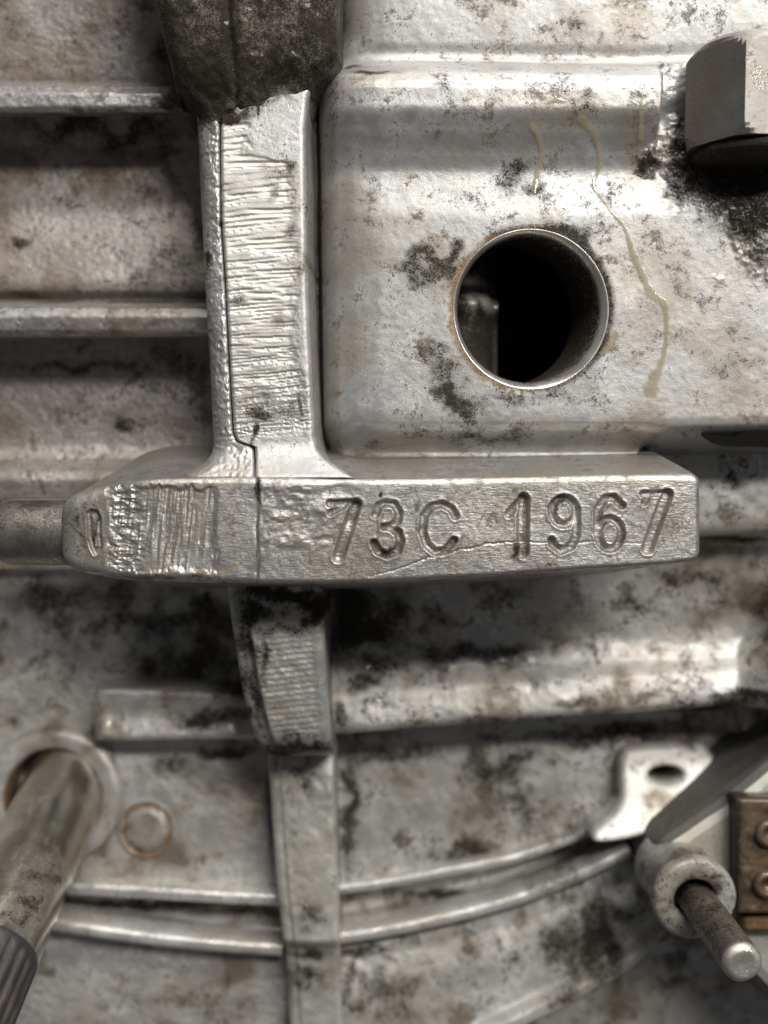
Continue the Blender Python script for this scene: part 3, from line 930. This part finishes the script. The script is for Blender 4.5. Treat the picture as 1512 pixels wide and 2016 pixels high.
# ------------------------------------------------------------------ lower right walls
PX, PY = lattice(600, 1860, 850, 1475, 4)
bot = 1446 - (PX - 690) * 0.072
sh = bot - 1410
PYr = PY - sh * sstep(1200, 1400, PY)
D = smooth_curve([(850, 24), (1030, 25), (1042, 25.5), (1050, 27), (1058, 33), (1075, 35), (1180, 38), (1260, 39.5), (1300, 38.5), (1340, 35.5), (1390, 34.2), (1404, 35.2), (1412, 40), (1420, 52), (1475, 56)], PYr + 0.03 * (PX - 1380) * sstep(1150, 1000, PY))
web = smooth_curve([(1120, 1530), (1180, 1502), (1250, 1478), (1290, 1462), (1330, 1456), (1420, 1452), (1475, 1450)], PY)
D -= 10 * sstep(-8, 60, PX - web) * sstep(1090, 1160, PY)
D += 0.5 * (fbm(PX, PY, 30, 4, 501) - .5) + 1.0 * (fbm(PX, PY, 140, 2, 502) - .5)
g = blobs(PX, PY, [(700, 1220, 120, 90, .62), (730, 1330, 90, 26, .5), (900, 1290, 170, 24, .42), (1000, 1160, 60, 20, .34), (860, 1230, 60, 40, .3), (1330, 1130, 40, 16, .5), (1380, 1145, 40, 14, .42),  # big blob at the left end paints the pad's shadow deeper
                   (1420, 1160, 30, 26, .34), (1250, 1200, 40, 20, .32), (1140, 1420, 300, 12, .5), (1450, 1380, 110, 28, .62), (1500, 1250, 34, 80, .46), (1400, 950, 26, 40, .36), (1385, 910, 16, 30, .34), (1500, 980, 18, 60, .8), (1490, 880, 40, 14, .5),
                   (670, 1400, 14, 40, .5), (1130, 1380, 50, 12, .4), (1440, 1065, 90, 7, .55), (1060, 1340, 30, 16, .3), (760, 1380, 60, 14, .28)])
rust_tint = blobs(PX, PY, [(720, 1345, 70, 20, .5), (1440, 1330, 24, 40, .46), (680, 1390, 20, 40, .4)])
relief('case_wall', PX, PY, D, 36, M['low'], casing, {'grime': g, 'rust': rust_tint, 'speck': .25 + 0 * PX})

PX, PY = lattice(640, 1860, 1400, 2400, 4.5)
D = 48 + 0.004 * (PX - 700) + 0 * PX
r1 = [(600, 1742), (680, 1737), (760, 1726), (900, 1700), (1000, 1680), (1120, 1640), (1250, 1570), (1400, 1480)]
r2 = [(600, 1836), (680, 1828), (760, 1815), (900, 1785), (1000, 1758), (1100, 1722), (1230, 1660), (1330, 1590)]
y1, y2 = smooth_curve(r1, PX), smooth_curve(r2, PX)
D += 5.0 * sstep(y1 - 4, y1 + 14, PY) * sstep(y2 + 2, y2 - 30, PY) - 1.5 * sstep(y2 + 20, y2 + 120, PY)
r3 = smooth_curve([(600, 2140), (760, 2090), (900, 2036), (1050, 1970), (1200, 1895), (1300, 1820)], PX)
D += -3.0 * sstep(-22, -4, PY - r3) + 14 * sstep(18, 44, PY - r3)
D += 0.6 * (fbm(PX, PY, 36, 4, 511) - .5) + 14 * sstep(1.5, 1.1, np.hypot((PX - 1316) / 50, (PY - 1528) / 30))
g = blobs(PX, PY, [(695, 1580, 18, 140, .55), (760, 1480, 160, 26, .46), (980, 1500, 90, 50, .48), (1040, 1600, 60, 60, .36), (960, 1680, 140, 22, .48), (1130, 1650, 60, 40, .5), (1230, 1450, 260, 22, .5),
                   (880, 1770, 130, 14, .6), (760, 1950, 120, 60, .33), (900, 1900, 200, 50, .26), (1090, 1860, 60, 90, .46), (1180, 1830, 60, 110, .55), (1130, 1900, 60, 60, .42), (700, 1870, 90, 16, .5), (680, 1950, 14, 90, .4)])
rust_tint = blobs(PX, PY, [(700, 1580, 26, 150, .45), (960, 1670, 120, 30, .42), (1060, 1600, 50, 60, .4)])
relief('case_wall', PX, PY, D, 50, M['low'], casing, {'grime': g, 'rust': rust_tint, 'speck': .3 + 0 * PX})
sweep_path('curved_rib', r1[:-1], 13, 4.6, 50, M['ridge'], casing, {'wet': lambda a, b: .4 + 0 * a, 'grime': lambda a, b: blobs(a, b, [(1130, 1640, 130, 60, .42)])})
sweep_path('curved_rib', r2[:-1], 17, 6.0, 50, M['ridge'], casing, {'wet': lambda a, b: .4 + 0 * a, 'grime': lambda a, b: blobs(a, b, [(1080, 1730, 130, 40, .4)])})

# drilled lug
lug_out = smooth_loop([(1222, 1490), (1240, 1470), (1310, 1464), (1378, 1460), (1400, 1478), (1412, 1512), (1392, 1550), (1345, 1596), (1300, 1632), (1245, 1652), (1175, 1660), (1170, 1636), (1205, 1604), (1222, 1572), (1222, 1530)], 7)
lug_hole = ell(1312, 1526, 33, 17, 0, 2 * math.pi, 41)[:-1]
lug = plate('drilled_lug', lug_out, lug_hole[::-1], lambda x, y: 40.5 + (1600 - y) * 0.05, 12, M['low'], casing, 1.3)

plate('lug_bore', ell(1312, 1526, 38, 22, 0, 2 * math.pi, 31)[:-1], None, lambda x, y: 54 + 0 * y, 1, M['black'], lug, 0)  # black disc behind the hole stands in for the shade of its depth

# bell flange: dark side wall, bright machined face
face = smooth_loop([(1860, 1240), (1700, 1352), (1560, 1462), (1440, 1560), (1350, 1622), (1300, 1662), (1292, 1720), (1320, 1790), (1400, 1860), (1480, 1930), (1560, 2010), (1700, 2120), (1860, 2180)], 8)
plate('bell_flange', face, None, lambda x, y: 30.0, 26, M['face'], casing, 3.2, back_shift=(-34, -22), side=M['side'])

# ------------------------------------------------------------------ oil runs on the housing
def oil_run(pts, widths, seed):
    p = np.array(pts, float)
    seg = np.r_[0, np.cumsum(np.hypot(*np.diff(p, axis=0).T))]
    n = int(seg[-1] / 3) + 4
    s = np.linspace(0, seg[-1], n)
    cx, cy = smooth_curve(np.c_[seg, p[:, 0]], s), smooth_curve(np.c_[seg, p[:, 1]], s)
    w = 1.25 * np.interp(s, seg, widths) * (0.6 + .5 * (fbm(s, s * 0, 14, 2, seed)))
    tx, ty = np.gradient(cx), np.gradient(cy)
    L = np.hypot(tx, ty)
    k = np.linspace(-1, 1, 9)
    PX = cx[None] + k[:, None] * w[None] * (ty / L)[None]
    PY = cy[None] - k[:, None] * w[None] * (tx / L)[None]
    yy = PY + 4 * np.sin(PX / 210.0) - 8 * sstep(900, 1300, PX) * sstep(330, 100, PY)
    base = smooth_curve([(-70, 12.2), (60, 13.0), (84, 13.4), (98, 13.0), (118, 10.6), (150, 7.2), (185, 5.6), (215, 5.6), (255, 7.0),
                         (300, 9.0), (335, 9.9), (370, 9.6), (430, HD), (818, HD), (836, 9.2)], yy) + .5 * (fbm(PX, PY, 150, 2, 36) - .5)
    D = base - 0.10 - 0.10 * np.sqrt(np.clip(1 - k[:, None] ** 2, 0, 1)) * np.minimum(w[None] / 8, 1.3)
    e = np.clip(1.15 - np.abs(k[:, None]) + 0 * PX, 0, 1)
    e = e * np.minimum(1, np.minimum(s, seg[-1] - s) / 6.0 + .2)[None]
    o = grid_object('oil_run', world_pts(PX, PY, D, HD), M['oil'], housing, {'edge': e})
    return o


oil_run([(1132, 240), (1160, 262), (1178, 300), (1180, 330), (1170, 358), (1200, 410), (1232, 455), (1246, 500), (1266, 545), (1282, 580), (1306, 598), (1312, 630), (1310, 680), (1300, 720), (1284, 752), (1280, 785)],
        [9, 8, 6, 4.5, 4, 4, 5, 8, 8, 10, 8, 6, 6, 8, 16, 15], 1)
oil_run([(1040, 250), (1060, 280), (1066, 305), (1058, 340), (1052, 380)], [9, 7, 6, 6, 5], 2)
oil_run([(1258, 196), (1252, 225), (1256, 250), (1258, 282)], [5, 4, 6, 10], 3)
oil_run([(1215, 650), (1200, 680), (1180, 700)], [8, 11, 6], 4)
oil_run([(1070, 216), (1090, 210), (1110, 214)], [6, 8, 5], 5)

# ------------------------------------------------------------------ separate things
# locating pin at the left of the pad
PO = W(-2, 1047, 9.5)
PE = W(190, 1047, 9.5)
ax = PE - PO
Lp = float(np.linalg.norm(ax))
pin = lathe('locating_pin', PO, ax, [(0, .01), (0, 4.3), (.25, 4.9), (.9, 5.45), (1.8, 5.75), (3.2, 5.85), (Lp * .55, 5.9), (Lp * .55 + .3, 5.9), (Lp, 5.9)], M['pin'], None, 96,
            lambda P: {'grime': 0.34 * sstep(8, 12.5, P[..., 0] - PO[0]) + 0 * P[..., 0], 'wet': 0.8 * sstep(0, 6, P[..., 2] - PO[2] + 2), 'speck': .5 + 0 * P[..., 0]})
pin['label'] = 'short round steel pin sticking out left of the stamped pad'
pin['category'] = 'pin'

# hexagon bolt, top right
bolt = empty('hex_bolt', (0, 0, 0), 'brushed steel hexagon bolt head at the top right corner', 'bolt')


def hexagon(center, axis, rad, length, rot, mat, parent, name, chamfer=1.8):
    a, u_, v_ = frame(axis)
    N = 96
    th = np.linspace(0, 2 * math.pi, N, endpoint=False)
    th = th + rot
    ap = rad * math.cos(math.pi / 6)
    loc = (th - rot) % (math.pi / 3) - math.pi / 6
    hexr = ap / np.cos(loc)
    rows = []
    for l, lim in [(0, .01), (0, .78), (.005, .79), (.05, .86), (.10, .92), (.14, .965), (.18, 1.0), (.181, 1.2), (.90, 1.2), (.905, 1.0), (.95, .96), (1.0, .92), (1.0, .01)]:
        r = np.minimum(hexr, lim * rad)
        rows.append(center + a * l * length + np.outer(r * np.cos(th), u_) + np.outer(r * np.sin(th), v_))
    P = np.array(rows)
    o = grid_object(name, P, mat, parent, None, wrap=True)
    for poly in o.data.polygons:
        poly.use_smooth = False
    return o


HB = np.array([64.8, 6.9, 80.8])
HT = np.array([64.4, 6.9, 62.8])
haxis = HT - HB
hexagon(HB, haxis, 12.3, float(np.linalg.norm(haxis)), 0.394, M['bolt'], bolt, 'bolt_head')
wa = lathe('washer', HT, haxis, [(-.1, 6), (0, 9.8), (.3, 10.2), (1.4, 10.2), (1.8, 9.6), (1.9, .01)], M['stud'], bolt, 64,
           lambda P: {'grime': .6 + 0 * P[..., 0], 'rust': .4 + 0 * P[..., 0]})

# drive shaft, lower left
shaft = empty('drive_shaft', (0, 0, 0), 'shiny round steel shaft leaning out of the ring boss at lower left', 'shaft')
SA, SB = W(138, 1530, 52), W(-28, 1900, 12)
ax = SB - SA
Ls = float(np.linalg.norm(ax))


def shaft_attr(P):
    l = (P - SA) @ (ax / Ls)
    px_ = P[..., 0] / (S * (1 + P[..., 1] / D0)) + 756
    py_ = 1008 - P[..., 2] / (S * (1 + P[..., 1] / D0))
    return {'grime': blobs(px_, py_, [(90, 1715, 60, 26, .5), (110, 1690, 22, 40, .42), (40, 1790, 60, 50, .46)]) + 0.12 * sstep(Ls * .5, Ls * .8, l), 'wet': .6 + 0 * l}


lathe('shaft_body', SA, ax, [(l, 8.7) for l in np.linspace(-6, Ls * .95, 50)], M['shaft'], shaft, 96, shaft_attr)
lathe('spline_collar', SA, ax, [(Ls * .93, 8.2), (Ls * .94, 8.6), (Ls * .96, 8.75)] + [(l, 8.8) for l in np.linspace(Ls * .97, Ls * 1.5, 30)], M['coupling'], shaft, 192, None,
      lambda th, l: 1 - 0.05 * sstep(Ls * .98, Ls * 1.0, np.full_like(th, l)) * (np.cos(th * 24) > 0))

# threaded stud in its collar, lower right
stud = empty('stud_bolt', (0, 0, 0), 'corroded threaded stud in a round collar at lower right', 'stud')
T0, T1 = W(1338, 1726, 31), W(1369, 1772, 21)
axs = T1 - T0
Lc = float(np.linalg.norm(axs))
lathe('collar', T0, axs, [(-6, 7.4), (-1, 7.1), (Lc - 3.2, 6.9), (Lc - 2.9, 7.6), (Lc - 2.4, 7.9), (Lc - .6, 7.9), (Lc, 7.2), (Lc, 4.4), (Lc - .3, 4.0), (Lc - 3, 3.9)], M['low'], stud, 80,
      lambda P: {'rust': .32 + 0 * P[..., 0], 'grime': .22 + 0 * P[..., 0]})
T2, T3 = W(1378, 1780, 22), W(1462, 1896, -2)
ax2 = T3 - T2
L2 = float(np.linalg.norm(ax2))
pr = []
for i in range(70):
    l = -3 + i * (L2 + 3) / 70.0
    pr.append((l, 3.25 + (0.16 if i % 2 else -0.1)))
pr += [(L2, 3.0), (L2 + .5, 2.6), (L2 + .5, 2.0), (L2 + .2, .01)]
lathe('stud_shank', T2, ax2, pr, M['stud'], stud, 64, lambda P: {'rust': .2 + 0 * P[..., 0], 'grime': .40 - .4 * sstep(L2 - 1.5, L2, (P - T2) @ (ax2 / L2)), 'fresh': sstep(L2 - 1.5, L2, (P - T2) @ (ax2 / L2)), 'wet': .8 + 0 * P[..., 0]})

# brown plate at the right edge
bp_ = empty('cover_plate', (0, 0, 0), 'brown corroded metal plate at the lower right edge beside the stud', 'plate')
PX, PY = lattice(1452, 1720, 1572, 1800, 3)
D = 24 + edge_round(PX - 1452, 10) + edge_round(PY - 1572, 8) + edge_round(1800 - PY, 8) + .7 * (fbm(PX, PY, 26, 3, 801) - .5)
body = relief('plate_body', PX, PY, D, 24, M['rustlid'], bp_, {'rust': .12 + 0 * PX, 'grime': .12 + blobs(PX, PY, [(1480, 1740, 40, 26, .5), (1500, 1640, 26, 26, .45), (1456, 1690, 10, 120, .5)]), 'wet': .5 + 0 * PX},
       {'left': (2, 0, 31, 4, 1.4), 'top': (0, 3, 31, 3, .8), 'bottom': (0, 0, 31, 3)})  # left and top walls blackened to read as a shaded gap
for (a, b) in [(1512, 1640), (1508, 1740)]:
    lathe('screw', W(a, b, 24.2), (0.03, -1, 0.05), [(-1, 2.7), (.7, 2.7), (1.2, 2.45), (1.45, 2.0), (1.5, 1.3), (.5, 1.15), (.45, .01)], M['rustlid'], bp_, 40,
          lambda P: {'grime': .2 + 0 * P[..., 0], 'rust': .3 + 0 * P[..., 0], 'wet': .6 + 0 * P[..., 0]})
PX, PY = lattice(1462, 1720, 1806, 1836, 3)
relief('plate_edge', PX, PY, 26 + edge_round(PY - 1806, 10) + edge_round(1836 - PY, 10) + edge_round(PX - 1462, 14), 26, M['rustlid'], bp_, {'rust': .55 + 0 * PX},
       {'left': (0, 0, 34, 2), 'top': (0, 0, 34, 2), 'bottom': (0, 0, 34, 2)})

# torn black seal at the right
sl = smooth_loop([(1388, 854), (1420, 858), (1450, 857), (1480, 849), (1530, 850), (1590, 860), (1590, 880), (1520, 876), (1450, 875), (1415, 869)], 4)
seal = plate('rubber_seal', sl, None, lambda x, y: 8.0 + max(0, y - 850) * .18, 8, M['rubber'], None, 0.0)
seal['label'] = 'torn black rubber seal lip under the housing at the right edge'
seal['category'] = 'seal'
